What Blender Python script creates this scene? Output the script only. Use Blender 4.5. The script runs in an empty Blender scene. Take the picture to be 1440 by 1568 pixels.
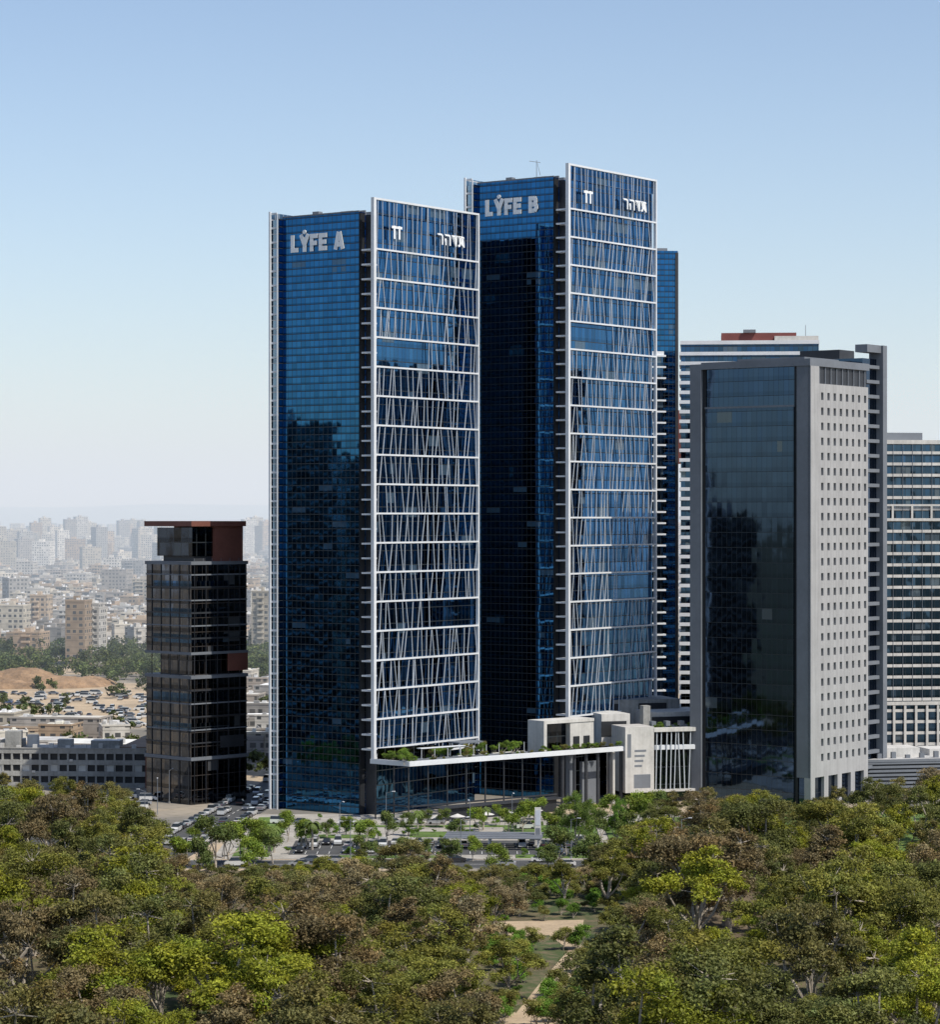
import bpy, math, random
import numpy as np
from mathutils import Vector, Matrix
F=4100.0; HZ=790.0; CH=74.5
def WX(px,d): return (px-720.0)/F*d
def WZ(py,d): return CH+(HZ-py)/F*d
def PX(x,y): return 720+x/y*F
scene=bpy.context.scene
COL=scene.collection
# ---------------------------------------------------------------- nodes
class NB:
    def __init__(s,name):
        s.mat=bpy.data.materials.new(name); s.mat.use_nodes=True
        s.nt=s.mat.node_tree; s.b=s.nt.nodes['Principled BSDF']
        s.out=s.nt.nodes['Material Output']
    def n(s,t,**k):
        x=s.nt.nodes.new(t)
        for a,v in k.items(): setattr(x,a,v)
        return x
    def set(s,sock,v):
        if isinstance(v,bpy.types.NodeSocket): s.nt.links.new(v,sock)
        else:
            if isinstance(v,(tuple,list)) and len(v)==3 and sock.type=='RGBA': v=(*v,1)
            sock.default_value=v
    def m(s,op,a,b=0.5):
        x=s.n('ShaderNodeMath',operation=op); s.set(x.inputs[0],a); s.set(x.inputs[1],b); return x.outputs[0]
    def v(s,op,a,b):
        x=s.n('ShaderNodeVectorMath',operation=op); s.set(x.inputs[0],a); s.set(x.inputs[1],b); return x.outputs[0]
    def scale(s,a,f):
        x=s.n('ShaderNodeVectorMath',operation='SCALE'); s.set(x.inputs[0],a); s.set(x.inputs[3],f); return x.outputs[0]
    def mix(s,f,a,b,mode='MIX'):
        x=s.n('ShaderNodeMix',data_type='RGBA',blend_type=mode); s.set(x.inputs[0],f); s.set(x.inputs[6],a); s.set(x.inputs[7],b); return x.outputs[2]
    def noise(s,scale,vec=None,detail=3,rough=.55):
        x=s.n('ShaderNodeTexNoise'); x.inputs['Scale'].default_value=scale; x.inputs['Detail'].default_value=detail; x.inputs['Roughness'].default_value=rough
        if vec is not None: s.nt.links.new(vec,x.inputs['Vector'])
        return x
    def remap(s,a,f0,f1,t0=0.,t1=1.):
        x=s.n('ShaderNodeMapRange'); s.set(x.inputs[0],a)
        for i,q in enumerate((f0,f1,t0,t1)): x.inputs[i+1].default_value=q
        return x.outputs[0]
def setb(nb,**k):
    for a,v in k.items():
        nb.set(nb.b.inputs[a.replace('_',' ')],v)
def simple(name,col,rough=.8,var=.25,scale=.3,metal=0.,attr=False,bump=0.,streak=0.):
    nb=NB(name); g=nb.n('ShaderNodeNewGeometry')
    no=nb.noise(scale,g.outputs['Position'],4)
    no2=nb.noise(scale*9,g.outputs['Position'],2)
    f=nb.m('ADD',nb.remap(no.outputs[0],.3,.7,1-var,1+var),nb.remap(no2.outputs[0],.3,.7,-var*.4,var*.4))
    if streak:
        st=nb.noise(1.,nb.v('MULTIPLY',g.outputs['Position'],(1.2,1.2,.05)),3); f=nb.m('ADD',f,nb.remap(st.outputs[0],.35,.7,streak,-streak))
    base=(*col,1)
    if attr:
        a=nb.n('ShaderNodeAttribute',attribute_name='Col'); base=nb.mix(1.,a.outputs[0],(*col,1),'MULTIPLY')
    c=nb.n('ShaderNodeVectorMath',operation='SCALE'); nb.set(c.inputs[0],base if attr else tuple(col)); nb.set(c.inputs[3],f)
    setb(nb,Base_Color=c.outputs[0],Roughness=rough,Metallic=metal)
    if bump:
        bp=nb.n('ShaderNodeBump'); bp.inputs['Strength'].default_value=bump; bp.inputs['Distance'].default_value=.3
        nb.set(bp.inputs['Height'],no2.outputs[0]); nb.set(nb.b.inputs['Normal'],bp.outputs[0])
    return nb.mat
def glass(name,tint,frame=(.02,.025,.03),fh=3.65,mw=1.4,rough=.04,blind=.05,wob=.012,sp=.6,lw=.06,blindcol=(.10,.13,.15),metal=1.0,v1=.3,v2=.12,sph=.30,lh=.06):
    nb=NB(name); tc=nb.n('ShaderNodeTexCoord'); sep=nb.n('ShaderNodeSeparateXYZ'); nb.set(sep.inputs[0],tc.outputs['UV'])
    a=nb.m('DIVIDE',sep.outputs[0],mw); b=nb.m('DIVIDE',sep.outputs[1],fh)
    fa=nb.m('FLOOR',a); fb=nb.m('FLOOR',b); ra=nb.m('SUBTRACT',a,fa); rb=nb.m('SUBTRACT',b,fb)
    cb=nb.n('ShaderNodeCombineXYZ'); nb.set(cb.inputs[0],fa); nb.set(cb.inputs[1],fb)
    wn=nb.n('ShaderNodeTexWhiteNoise',noise_dimensions='3D'); nb.set(wn.inputs[0],cb.outputs[0])
    cb2=nb.n('ShaderNodeCombineXYZ'); nb.set(cb2.inputs[0],nb.m('FLOOR',nb.m('DIVIDE',a,3))); nb.set(cb2.inputs[1],fb); cb2.inputs[2].default_value=7
    wn2=nb.n('ShaderNodeTexWhiteNoise',noise_dimensions='3D'); nb.set(wn2.inputs[0],cb2.outputs[0])
    line=nb.m('MAXIMUM',nb.m('LESS_THAN',ra,lw),nb.m('LESS_THAN',rb,lh))
    span=nb.m('LESS_THAN',rb,sph)
    k=nb.m('ADD',1-v1/2-v2/2,nb.m('MULTIPLY',wn.outputs[0],v1)); k=nb.m('ADD',k,nb.m('MULTIPLY',wn2.outputs[0],v2))
    k=nb.m('MULTIPLY',k,nb.m('SUBTRACT',1.,nb.m('MULTIPLY',span,1-sp)))
    c=nb.scale(tint,k)
    bl=nb.m('MULTIPLY',nb.m('GREATER_THAN',wn2.outputs[0],1-blind),nb.m('GREATER_THAN',rb,sph))
    bl=nb.m('MULTIPLY',bl,nb.m('GREATER_THAN',wn.outputs[0],.35))
    c=nb.mix(nb.m('MULTIPLY',bl,.7),c,blindcol)
    c=nb.mix(line,c,frame)
    g=nb.n('ShaderNodeNewGeometry')
    no=nb.noise(.22,g.outputs['Position'],2)
    w=nb.scale(nb.v('SUBTRACT',wn.outputs['Color'],(.5,.5,.5)),wob)
    w2=nb.scale(nb.v('SUBTRACT',no.outputs['Color'],(.5,.5,.5)),wob*2.2)
    nn=nb.v('ADD',nb.v('ADD',g.outputs['Normal'],w),w2)
    nz=nb.n('ShaderNodeVectorMath',operation='NORMALIZE'); nb.set(nz.inputs[0],nn)
    met=nb.m('MULTIPLY',nb.m('SUBTRACT',1.,nb.m('MAXIMUM',line,nb.m('MULTIPLY',bl,.5))),metal)
    setb(nb,Base_Color=c,Metallic=met,Roughness=nb.m('ADD',rough,nb.m('MULTIPLY',line,.4)),Normal=nz.outputs[0])
    return nb.mat
def facade(name,ww=3.2,fh=3.1,win=(.03,.04,.05)):
    nb=NB(name); tc=nb.n('ShaderNodeTexCoord'); sep=nb.n('ShaderNodeSeparateXYZ'); nb.set(sep.inputs[0],tc.outputs['UV'])
    a=nb.m('DIVIDE',sep.outputs[0],ww); b=nb.m('DIVIDE',sep.outputs[1],fh)
    fa=nb.m('FLOOR',a); fb=nb.m('FLOOR',b); ra=nb.m('SUBTRACT',a,fa); rb=nb.m('SUBTRACT',b,fb)
    cb=nb.n('ShaderNodeCombineXYZ'); nb.set(cb.inputs[0],fa); nb.set(cb.inputs[1],fb)
    wn=nb.n('ShaderNodeTexWhiteNoise',noise_dimensions='3D'); nb.set(wn.inputs[0],cb.outputs[0])
    iu=nb.m('MULTIPLY',nb.m('GREATER_THAN',ra,.22),nb.m('LESS_THAN',ra,nb.m('ADD',.55,nb.m('MULTIPLY',wn.outputs[0],.35))))
    iv=nb.m('MULTIPLY',nb.m('GREATER_THAN',rb,.32),nb.m('LESS_THAN',rb,.8))
    w=nb.m('MULTIPLY',nb.m('MULTIPLY',iu,iv),nb.m('GREATER_THAN',wn.outputs[0],.25))
    at=nb.n('ShaderNodeAttribute',attribute_name='Col')
    g=nb.n('ShaderNodeNewGeometry'); no=nb.noise(.25,g.outputs['Position'],4)
    wall=nb.scale(at.outputs[0],nb.remap(no.outputs[0],.3,.7,.75,1.1))
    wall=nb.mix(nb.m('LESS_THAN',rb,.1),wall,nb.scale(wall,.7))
    c=nb.mix(w,wall,nb.mix(wn.outputs[0],win,(.12,.12,.12)))
    setb(nb,Base_Color=c,Roughness=nb.m('SUBTRACT',.85,nb.m('MULTIPLY',w,.6)))
    return nb.mat
# ---------------------------------------------------------------- mesh builder
class MB:
    def __init__(s,o=(0,0),a=0.):
        s.o=o; s.c=math.cos(math.radians(a)); s.s=math.sin(math.radians(a)); s.a=a
        s.V=[];s.Fc=[];s.mi=[];s.uv=[];s.col=[];s.mats=[]
    def share(s,b): s.V=b.V;s.Fc=b.Fc;s.mi=b.mi;s.uv=b.uv;s.col=b.col;s.mats=b.mats; return s
    def P(s,u,v,z): return (s.o[0]+u*s.c-v*s.s, s.o[1]+u*s.s+v*s.c, z)
    def face(s,pts,mat,uv,col=(1,1,1),local=True):
        if mat not in s.mats: s.mats.append(mat)
        i=len(s.V)
        s.V+= [s.P(*p) for p in pts] if local else list(pts)
        s.Fc.append(tuple(range(i,i+len(pts)))); s.mi.append(s.mats.index(mat)); s.uv+=uv; s.col+=[(*col,1)]*len(pts)
    def box(s,u0,u1,v0,v1,z0,z1,mat,top=None,col=(1,1,1),tcol=None,back=None):
        top=top or mat; tcol=tcol or col; back=back or mat
        f=s.face
        f([(u0,v0,z0),(u1,v0,z0),(u1,v0,z1),(u0,v0,z1)],mat,[(u0,z0),(u1,z0),(u1,z1),(u0,z1)],col)
        f([(u1,v0,z0),(u1,v1,z0),(u1,v1,z1),(u1,v0,z1)],back,[(v0,z0),(v1,z0),(v1,z1),(v0,z1)],col)
        f([(u1,v1,z0),(u0,v1,z0),(u0,v1,z1),(u1,v1,z1)],back,[(u1,z0),(u0,z0),(u0,z1),(u1,z1)],col)
        f([(u0,v1,z0),(u0,v0,z0),(u0,v0,z1),(u0,v1,z1)],mat,[(v1,z0),(v0,z0),(v0,z1),(v1,z1)],col)
        f([(u0,v0,z1),(u1,v0,z1),(u1,v1,z1),(u0,v1,z1)],top,[(u0,v0),(u1,v0),(u1,v1),(u0,v1)],tcol)
        f([(u0,v1,z0),(u1,v1,z0),(u1,v0,z0),(u0,v0,z0)],mat,[(u0,v1),(u1,v1),(u1,v0),(u0,v0)],col)
    def prism(s,pts,z0,z1,mat,top=None,col=(1,1,1)):
        top=top or mat; n=len(pts); L=0
        for i in range(n):
            p=pts[i];q=pts[(i+1)%n]; l=math.dist(p,q)
            s.face([(*p,z0),(*q,z0),(*q,z1),(*p,z1)],mat,[(L,z0),(L+l,z0),(L+l,z1),(L,z1)],col); L+=l
        s.face([(*p,z1) for p in pts],top,[tuple(p) for p in pts],col)
        s.face([(*p,z0) for p in reversed(pts)],mat,[tuple(p) for p in reversed(pts)],col)
    def beam(s,p0,p1,w,d,mat,nrm):
        p0=Vector(s.P(*p0));p1=Vector(s.P(*p1)); ax=(p1-p0).normalized(); n=Vector(nrm).normalized(); t=ax.cross(n).normalized()*w/2; n=n*d/2
        c=[p0-t-n,p0+t-n,p0+t+n,p0-t+n,p1-t-n,p1+t-n,p1+t+n,p1-t+n]
        for q in ((0,1,5,4),(1,2,6,5),(2,3,7,6),(3,0,4,7),(4,5,6,7),(3,2,1,0)):
            s.face([tuple(c[k]) for k in q],mat,[(0,0)]*4,local=False)
    def tube(s,p0,p1,r0,r1,mat,n=8,cap=True,col=(1,1,1)):
        p0=Vector(s.P(*p0));p1=Vector(s.P(*p1)); ax=(p1-p0).normalized()
        t=ax.orthogonal().normalized(); b=ax.cross(t)
        A=[];B=[]
        for k in range(n):
            an=2*math.pi*k/n; d=t*math.cos(an)+b*math.sin(an); A.append(tuple(p0+d*r0)); B.append(tuple(p1+d*r1))
        for k in range(n):
            j=(k+1)%n; s.face([A[k],A[j],B[j],B[k]],mat,[(0,0)]*4,col,False)
        if cap:
            s.face(B,mat,[(0,0)]*n,col,False); s.face(A[::-1],mat,[(0,0)]*n,col,False)
    def build(s,name,parent=None):
        me=bpy.data.meshes.new(name); me.from_pydata(s.V,[],s.Fc)
        for m in s.mats: me.materials.append(m)
        me.polygons.foreach_set('material_index',s.mi)
        l=me.uv_layers.new(name='UVMap'); l.data.foreach_set('uv',np.array(s.uv,dtype=np.float32).ravel())
        ca=me.color_attributes.new('Col','FLOAT_COLOR','CORNER'); ca.data.foreach_set('color',np.array(s.col,dtype=np.float32).ravel())
        me.update()
        ob=bpy.data.objects.new(name,me); COL.objects.link(ob)
        if parent: ob.parent=parent
        return ob
def empty(name):
    e=bpy.data.objects.new(name,None); COL.objects.link(e); return e
# ---------------------------------------------------------------- materials
M={}
M['white']=simple('white_paint_metal',(.64,.66,.69),.45,.08,.2)
M['stick']=simple('lattice_aluminium',(.48,.52,.57),.45,.1,.2)
M['whitewall']=simple('white_render',(.50,.49,.47),.8,.14,.15,streak=.10)
M['grey']=simple('grey_cladding',(.15,.165,.19),.6,.12,.1)
M['stone']=simple('stone_panels',(.33,.33,.335),.85,.08,.2,streak=.10)
M['conc']=simple('concrete',(.27,.27,.26),.9,.25,.15,bump=.3,streak=.12)
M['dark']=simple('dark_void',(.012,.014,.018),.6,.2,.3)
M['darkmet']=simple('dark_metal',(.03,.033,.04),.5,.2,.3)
M['roof']=simple('roof_membrane',(1,1,1),.9,.28,.08,attr=True)
M['plainattr']=simple('painted_wall',(1,1,1),.85,.15,.1,attr=True)
M['brown']=simple('brown_cladding',(.17,.062,.045),.7,.15,.2)
M['red']=simple('red_roof_cladding',(.17,.05,.045),.8,.2,.2)
M['asph']=simple('asphalt',(.06,.062,.065),.9,.25,.15)
M['pave']=simple('paving',(.33,.31,.28),.9,.22,.2)
M['mark']=simple('road_paint',(.75,.75,.73),.7,.1,.5)
M['lawn']=simple('lawn',(.09,.15,.03),.95,.35,.2,bump=.6)
M['dirt']=simple('dirt',(.40,.31,.21),.95,.25,.08,bump=.5)
M['gA']=glass('blue_curtain_wall',(.030,.130,.285),wob=.010,blind=.035,fh=1.825,mw=1.45,sp=.6,lw=.08,lh=.1,v1=.3,v2=.1,blindcol=(.07,.12,.17))
M['gS']=glass('blue_glass_behind_screen',(.045,.150,.310),wob=.02,blind=.09,mw=1.6,sp=.8,v1=.3,v2=.2)
M['gFin']=glass('pale_fin_glass',(.25,.36,.46),wob=.02,blind=.0,mw=1.6,sp=.8,v1=.3,v2=.2,frame=(.5,.5,.52),rough=.25)
M['gBack']=glass('rear_curtain_wall_darkened',(.016,.028,.042),wob=.02,blind=.06,mw=1.6,sp=.7,rough=.1)  # tint darkened so rear faces reflect dark in the next tower's glass
M['gD']=glass('dark_grey_curtain_wall',(.050,.084,.142),fh=3.9,mw=1.5,wob=.008,blind=.03,sp=.86,v1=.12,v2=.05,lw=.04,lh=.03)
M['gK']=glass('black_curtain_wall',(.12,.13,.15),fh=3.7,mw=1.8,wob=.03,blind=.14,sp=.5,frame=(.035,.03,.028),blindcol=(.10,.105,.11))
M['gN']=glass('dark_reflection_tower_glass',(.035,.045,.06),fh=3.7,mw=2.4,wob=.03,blind=.25,sp=.5,frame=(.03,.035,.04),blindcol=(.10,.11,.12))  # for the unseen towers added at the left to darken reflections
M['gP']=glass('podium_glass',(.05,.058,.07),fh=4.5,mw=3,wob=.04,blind=.05)
M['gB']=glass('banded_glass',(.05,.10,.18),fh=3.3,mw=1.5,wob=.03,blind=.15)
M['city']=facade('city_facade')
M['signw']=simple('sign_white',(.80,.82,.84),.5,.03,.3)
# ---------------------------------------------------------------- glass towers
def text(body,parent,origin,X,Zn,width,height,name,mat,off=.02,space=1.):
    cu=bpy.data.curves.new(name,'FONT'); cu.body=body; cu.extrude=.03; cu.offset=off; cu.size=1; cu.align_x='LEFT'; cu.space_character=space
    cu.materials.append(mat)
    ob=bpy.data.objects.new(name,cu); COL.objects.link(ob)
    bpy.context.view_layer.update(); dx,dy,_=ob.dimensions
    X=Vector((*X,0)).normalized(); Y=Vector((0,0,1)); Z=Vector((*Zn,0)).normalized()
    m=Matrix((X,Y,Z)).transposed().to_4x4()
    S=Matrix.Diagonal((width/max(dx,.1),height/max(dy,.1),5,1)); m=m@S; m.translation=Vector(origin)
    ob.matrix_world=m; ob.parent=parent
    return ob
GL={'L':[((.16,0),(.16,1)),((0,.13),(.76,.13))],
'Y':[((.5,0),(.5,.5)),((.5,.40),(.12,1)),((.5,.40),(.88,1))],
'F':[((.16,0),(.16,1)),((0,.87),(.80,.87)),((0,.47),(.70,.47))],
'E':[((.16,0),(.16,1)),((0,.87),(.82,.87)),((0,.5),(.74,.5)),((0,.13),(.82,.13))],
'A':[((.13,0),(.46,1)),((.87,0),(.54,1)),((.25,.28),(.75,.28))],
'B':[((.16,0),(.16,1)),((0,.87),(.60,.87)),((0,.5),(.62,.5)),((0,.13),(.62,.13)),((.60,.92),(.72,.76)),((.72,.80),(.72,.60)),((.72,.66),(.60,.49)),((.64,.54),(.80,.38)),((.80,.42),(.80,.22)),((.80,.28),(.64,.08))],
'T':[((.5,0),(.5,1)),((.02,.88),(.98,.88))]}
def letters(mb,word,v0,z0,h,wd,gap,thick,mat,side='v',pos=-.2):
    x=0
    for ch in word:
        if ch==' ': x+=wd*.5; continue
        for i,(a,b) in enumerate(GL[ch]):
            e=.012*i
            if side=='v':
                p0=(pos-e,v0-(x+a[0]*wd),z0+a[1]*h); p1=(pos-e,v0-(x+b[0]*wd),z0+b[1]*h); nr=(mb.c,mb.s,0)
            else:
                p0=(v0+x+a[0]*wd,pos-e,z0+a[1]*h); p1=(v0+x+b[0]*wd,pos-e,z0+b[1]*h); nr=(mb.s,-mb.c,0)
            mb.beam(p0,p1,thick,.15,mat,nr)
        x+=wd*(.84 if ch in 'LF' else 1.0)+gap
def tower(px,d,L,ztop,zroof,zl1,step,zbot,gaps,sign,seed,zground=0):
    rng=random.Random(seed)
    root=empty('glass_office_tower'); o=(WX(px,d),d); A=54.
    b=MB(o,A)
    b.box(2.6,L-.4,1.0,29.3,zground,zroof-.6,M['gS'],M['roof'],tcol=(.4,.4,.4),back=M['gBack'])
    b.box(0,2.6,4.6,29.3,zground,zroof,M['gA'],M['roof'],tcol=(.4,.4,.4),back=M['gBack'])
    b.box(.25,2.2,4.4,4.6,zground,zroof-.3,M['dark']); b.box(2.5,2.6,1.0,4.4,zground,zroof-.8,M['darkmet'])
    b.box(10,30,8,22,zroof-.6,zroof+1.2,M['grey']); b.box(-.05,.3,4.5,29.3,zroof,zroof+.35,M['grey'])
    b.box(3.2,4.2,9,13,zroof-.6,zroof+.9,M['whitewall']); b.box(3,4.6,20,22,zroof-.6,zroof+1.4,M['grey']); b.box(3,3.4,5,16,zroof-.6,zroof+.7,M['grey'])
    z=zl1-.2
    while z>zbot:
        b.box(-.1,2.48,.85,3.7,z,z+.42,M['white']); z-=step/2
    b.build('glass_body',root)
    s=MB(o,A); n=(s.s,-s.c,0)
    s.box(-.2,.75,-.35,.6,zbot,ztop,M['white'])
    s.box(L-.5,L,-.3,.5,zbot-1,ztop,M['white'])
    s.box(.75,L-.5,-.25,.25,ztop-.5,ztop,M['white'])
    zs=[ztop-.5]; z=zl1
    while z>zbot+2: zs.append(z); z-=step
    zs.append(zbot)
    for i,z in enumerate(zs[1:]):
        s.box(.75,L-.5,-.25,.25,z,z+.42,M['white'])
    for i in range(len(zs)-1):
        za=zs[i]; zb=zs[i+1]+.42
        N=22 if i==0 else 19
        for k in range(N):
            uu=1.2+(k+.5)/N*(L-2.0)+rng.uniform(-.8,.8)
            if any(i==gi and g0<uu<g1 for (gi,g0,g1) in gaps): continue
            t=rng.choice((-.2,.1,.2)) if i==0 else rng.choice((-1,-.8,-.45,-.2,.25,.5,.9))*.58
            s.beam((min(max(uu-t,.9),L-.6),0,za),(min(max(uu+t,.9),L-.6),0,zb),.14,.2,M['stick'],n)
            if i>1 and rng.random()<.18:
                s.beam((min(max(uu-t,.9),L-.6),.05,za),(min(max(uu-t*2.4,.9),L-.6),.05,zb),.12,.15,M['stick'],n)
    s.box(.75,L-.5,.32,.42,zroof-.7,ztop-.5,M['gS'])
    s.build('diagonal_screen',root)
    f=MB(o,A)
    f.box(-2.2,-1.7,31.6,32.1,zground,zroof+1.6,M['white'])
    f.box(-1.7,L-3,31.8,32.0,zground,zroof+1.4,M['gFin'],back=M['gBack'])
    f.box(-1.9,-1.65,29.5,29.75,zground,zroof+1.0,M['white'])
    z=zroof+.8
    while z>zground+5:
        f.box(-1.85,-1.5,29.75,31.6,z,z+.5,M['white']); z-=step/2
    f.box(-1.4,-1.2,29.5,31.6,zground,zroof-.5,M['gFin'])
    f.box(-1.4,2.6,29.32,29.5,zground,zroof-.3,M['gA'])
    f.build('rear_fin',root)
    U=Vector((f.c,f.s)); Vv=Vector((-f.s,f.c))
    q=MB(o,A); letters(q,sign,26.4,zroof-9.0,4.4,3.1,.28,1.12,M['signw'])
    q.tube((-.35,26.4-.84*3.1-.28-1.55,zroof-4.0),(-.1,26.4-.84*3.1-.28-1.55,zroof-4.0),.55,.55,M['signw'],12)
    q.build('roof_sign_lettering',root)
    q=MB(o,A); letters(q,'TT',6.8,zroof-6.4,3.3,2.3,-.25,.62,M['signw'],'u',-.45); q.build('screen_sign_logo',root)
    text('\u05e8\u05d4\u05d3\u05ea',root,f.P(26,-.5,zroof-6.2),U,-Vv,11.5,2.8,'screen_sign_lettering',M['signw'],.006,1.08)
    return root
tA=tower(572,664,44.6,153.5,150.2,140.6,7.30,14.2,[(4,0.5,22.5),(13,25,45)],'LYFE A',1)
tB=tower(870,700,43.4,166.7,163.4,154.7,7.35,21.8,[(5,0.5,20),(14,24,45)],'LYFE B',2)
ms=MB((WX(822,712),712),0); ms.tube((0,0,163),(0,0,169),.10,.07,M['grey'],6); ms.beam((-2,0,168.8),(1,0,168.4),.12,.12,M['grey'],(0,1,0)); ms.tube((1,0,165),(0.2,0,168.3),.07,.05,M['grey'],6); ms.box(-.8,.8,-.8,.8,162.8,164,M['grey']); ms.build('roof_crane',tB)
# ---------------------------------------------------------------- podium
pod=empty('podium_building')
p=MB()
pts=[(-24.5,658),(-14.7,650),(41.5,695),(62,700),(66,760),(10,760),(-20,700)]
gl=[(-24.0,659.2),(-14.5,651.4),(24,682.2),(28,690),(44,703),(62,703),(64,758),(10,758),(-20,700)]
p.prism(gl,0,13.4,M['gP'],M['roof'],(.4,.4,.4))
p.prism(pts,13.4,14.2,M['darkmet'],M['roof'],(.40,.38,.34))
for i in range(3):
    a=pts[i];q=pts[i+1]
    dx=q[0]-a[0];dy=q[1]-a[1];l=math.hypot(dx,dy)
    pb=MB(a,math.degrees(math.atan2(dy,dx)))
    pb.box(0.05,l-.05,.05,.35,14.2,14.9,M['white'])
    pb.box(0,l,-.12,-.0,13.7,14.8,M['white'])
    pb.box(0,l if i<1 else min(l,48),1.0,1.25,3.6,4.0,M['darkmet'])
    if i<2:
        for k in range(int(min(l,48)/6)): pb.box(k*6+.5,k*6+.75,1.05,1.35,0,13.3,M['darkmet'])
    pb.build('parapet',pod)
pf=MB((-14.7,650),38.7)
for u in range(50,72,4): pf.tube((u,1.2,0),(u,1.2,13.4),.45,.45,M['darkmet'],10)
pf.box(54,56,3,4.5,0,13.4,M['grey']); pf.box(60,66,5,6,0,11,M['grey']); pf.box(67.5,68.2,1.5,4,0,13.4,M['whitewall'])
pf.box(45,62,2.6,9,21.6,22.4,M['whitewall']); pf.box(45,46.0,2.6,9,14.2,21.6,M['whitewall']); pf.box(54,62,2.8,9,14.2,21.6,M['whitewall']); pf.box(46.0,54,4.5,8,14.2,21.6,M['gP'])
pf.box(55,57,2.6,2.8,14.5,18,M['dark']); pf.box(58.5,60.5,2.6,2.8,14.5,18,M['dark'])
pf.box(22,30,8,13,17.5,17.8,M['grey'])
for u in (22.3,29.4):
    for v in (8.3,12.4): pf.box(u,u+.3,v,v+.3,14.2,17.5,M['white'])
for k in range(9):
    u=6+k*4.1
    pf.box(u,u+2.4,5.5,6.3,14.2,14.9,M['whitewall']); pf.box(u+.3,u+.4,3.4,3.5,14.2,17.4,M['white'])
pf.box(0,40,3.0,3.3,14.2,15.0,M['grey']); pf.box(6,20,3.2,5,17.4,17.55,M['white'])
pf.box(-2,16,10,10.4,14.2,17.5,M['gP'])
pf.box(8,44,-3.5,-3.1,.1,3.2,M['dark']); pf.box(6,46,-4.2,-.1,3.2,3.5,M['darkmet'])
pf.build('terrace_structures',pod)
w=MB((WX(958,693),693),18)
w.box(0,8.0,0,10,2.8,19.8,M['whitewall'],M['roof'],tcol=(.5,.48,.46))
w.box(8.0,30,1.2,30,0,18.4,M['gP'],M['roof'],tcol=(.5,.48,.46))
w.box(8.0,30,-.1,2.0,18.4,19.4,M['whitewall']); w.box(8.0,30,0,1.2,2.8,3.4,M['whitewall'])
rr=random.Random(5)
for k in range(16):
    u=8.6+k*1.35+rr.uniform(-.2,.2); w.beam((u,.4,3.4),(u+rr.choice((-.5,.5,.3)),.4,18.4),.2,.35,M['stick'],(w.s,-w.c,0))
w.box(-2,6,12,28,14,22.4,M['whitewall']); w.box(9,11,10,12.5,18.4,24.5,M['conc']); w.box(13,30,14,30,18.4,22.4,M['whitewall']); w.box(13,30,13.6,14,19.2,21.2,M['dark'])
w.box(-2.1,5,11.9,12,16.5,20.5,M['dark'])
w.box(2,26,26,40,14,25.0,M['conc']); w.box(3,8,25.7,26,20,24,M['dark']); w.box(14,22,25.7,26,20,24,M['dark'])
for k in range(4): w.box(2.6,5.8-k*.4,-.06,0,13.4-k*1.3,13.9-k*1.3,M['grey'])
w.box(2.4,7.0,-.05,0,4,7.5,M['grey']); w.box(.6,1.6,-.05,0,12,18,M['grey'])
for k in range(5): w.box(9+k*4,10.2+k*4,4,6,19.6,20.8,M['grey'])
w.build('white_wing',pod)
# ---------------------------------------------------------------- right dark office tower with stone face
ot=empty('stone_and_glass_office_tower')
b=MB((WX(1240,680),680),53.1)
b.box(.05,29.4,0,33.5,0,112.6,M['gD'],M['roof'],tcol=(.4,.4,.4))
b.box(29.4,37.5,.8,30,0,116,M['gD'],M['roof'],tcol=(.4,.4,.4))
b.box(-.7,.05,4.2,30.5,0,102.3,M['gD']); b.box(-.85,.05,4.0,30.7,102.3,102.8,M['grey'])
b.box(-1.2,3,31.6,35.0,0,114.0,M['grey']); b.box(-.9,.05,-.8,3.2,8,112.6,M['grey'])
b.box(-.3,1,3.2,4.2,0,112.6,M['dark']); b.box(-.3,.04,30.7,31.6,0,112.6,M['dark'])
b.box(-1.2,4,-.9,31.6,112.6,114.4,M['grey']); b.box(4,30,-.9,1,112.6,114.4,M['grey'])
b.box(4,29,29,33,112.6,114.0,M['grey']); b.box(8,26,6,26,112.6,115.5,M['grey'])
z=8
while z<116:
    b.box(29.5,36.5,-.4,.8,z,z+.9,M['grey']); z+=3.9
b.box(37.0,39.2,-1.2,3,0,119.6,M['grey']); b.box(29.4,39.2,-.6,3,117.6,119.6,M['grey']); b.box(30,38,8,20,113,118.5,M['darkmet'])
b.build('tower_body',ot)
st=MB((WX(1240,680),680),53.1)
rows=25; z0=10.0; z1=106.; fh=(z1-z0)/rows; cols=8; U0=3.4;U1=29.3; cw=(U1-U0)/cols
st.box(-.9,U0,-.9,-.05,8,112.6,M['stone'])
for r in range(rows+1):
    za=z0+r*fh; st.box(U0,U1,-.9,-.05,za-(.0 if r else 2),za+(1.9 if r<rows else 2.2),M['stone'])
    if r==rows: break
    for c in range(cols+1):
        ua=U0+c*cw; a=max(ua-1.0,U0); e=min(ua+1.0,U1)
        st.box(a,e,-.9,-.05,za+1.9,za+fh,M['stone'])
st.box(U0,U1,-.35,-.05,108.2,112.6,M['darkmet'])
for k in range(9): st.box(U0+.6+k*3.0,U0+.9+k*3.0,-.6,-.35,108.2,112.6,M['grey'])
for u in (-.9,6,13,20,27): st.box(u,u+2.2,-.9,1,0,8,M['stone'])
st.build('perforated_stone_facade',ot)
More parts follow.
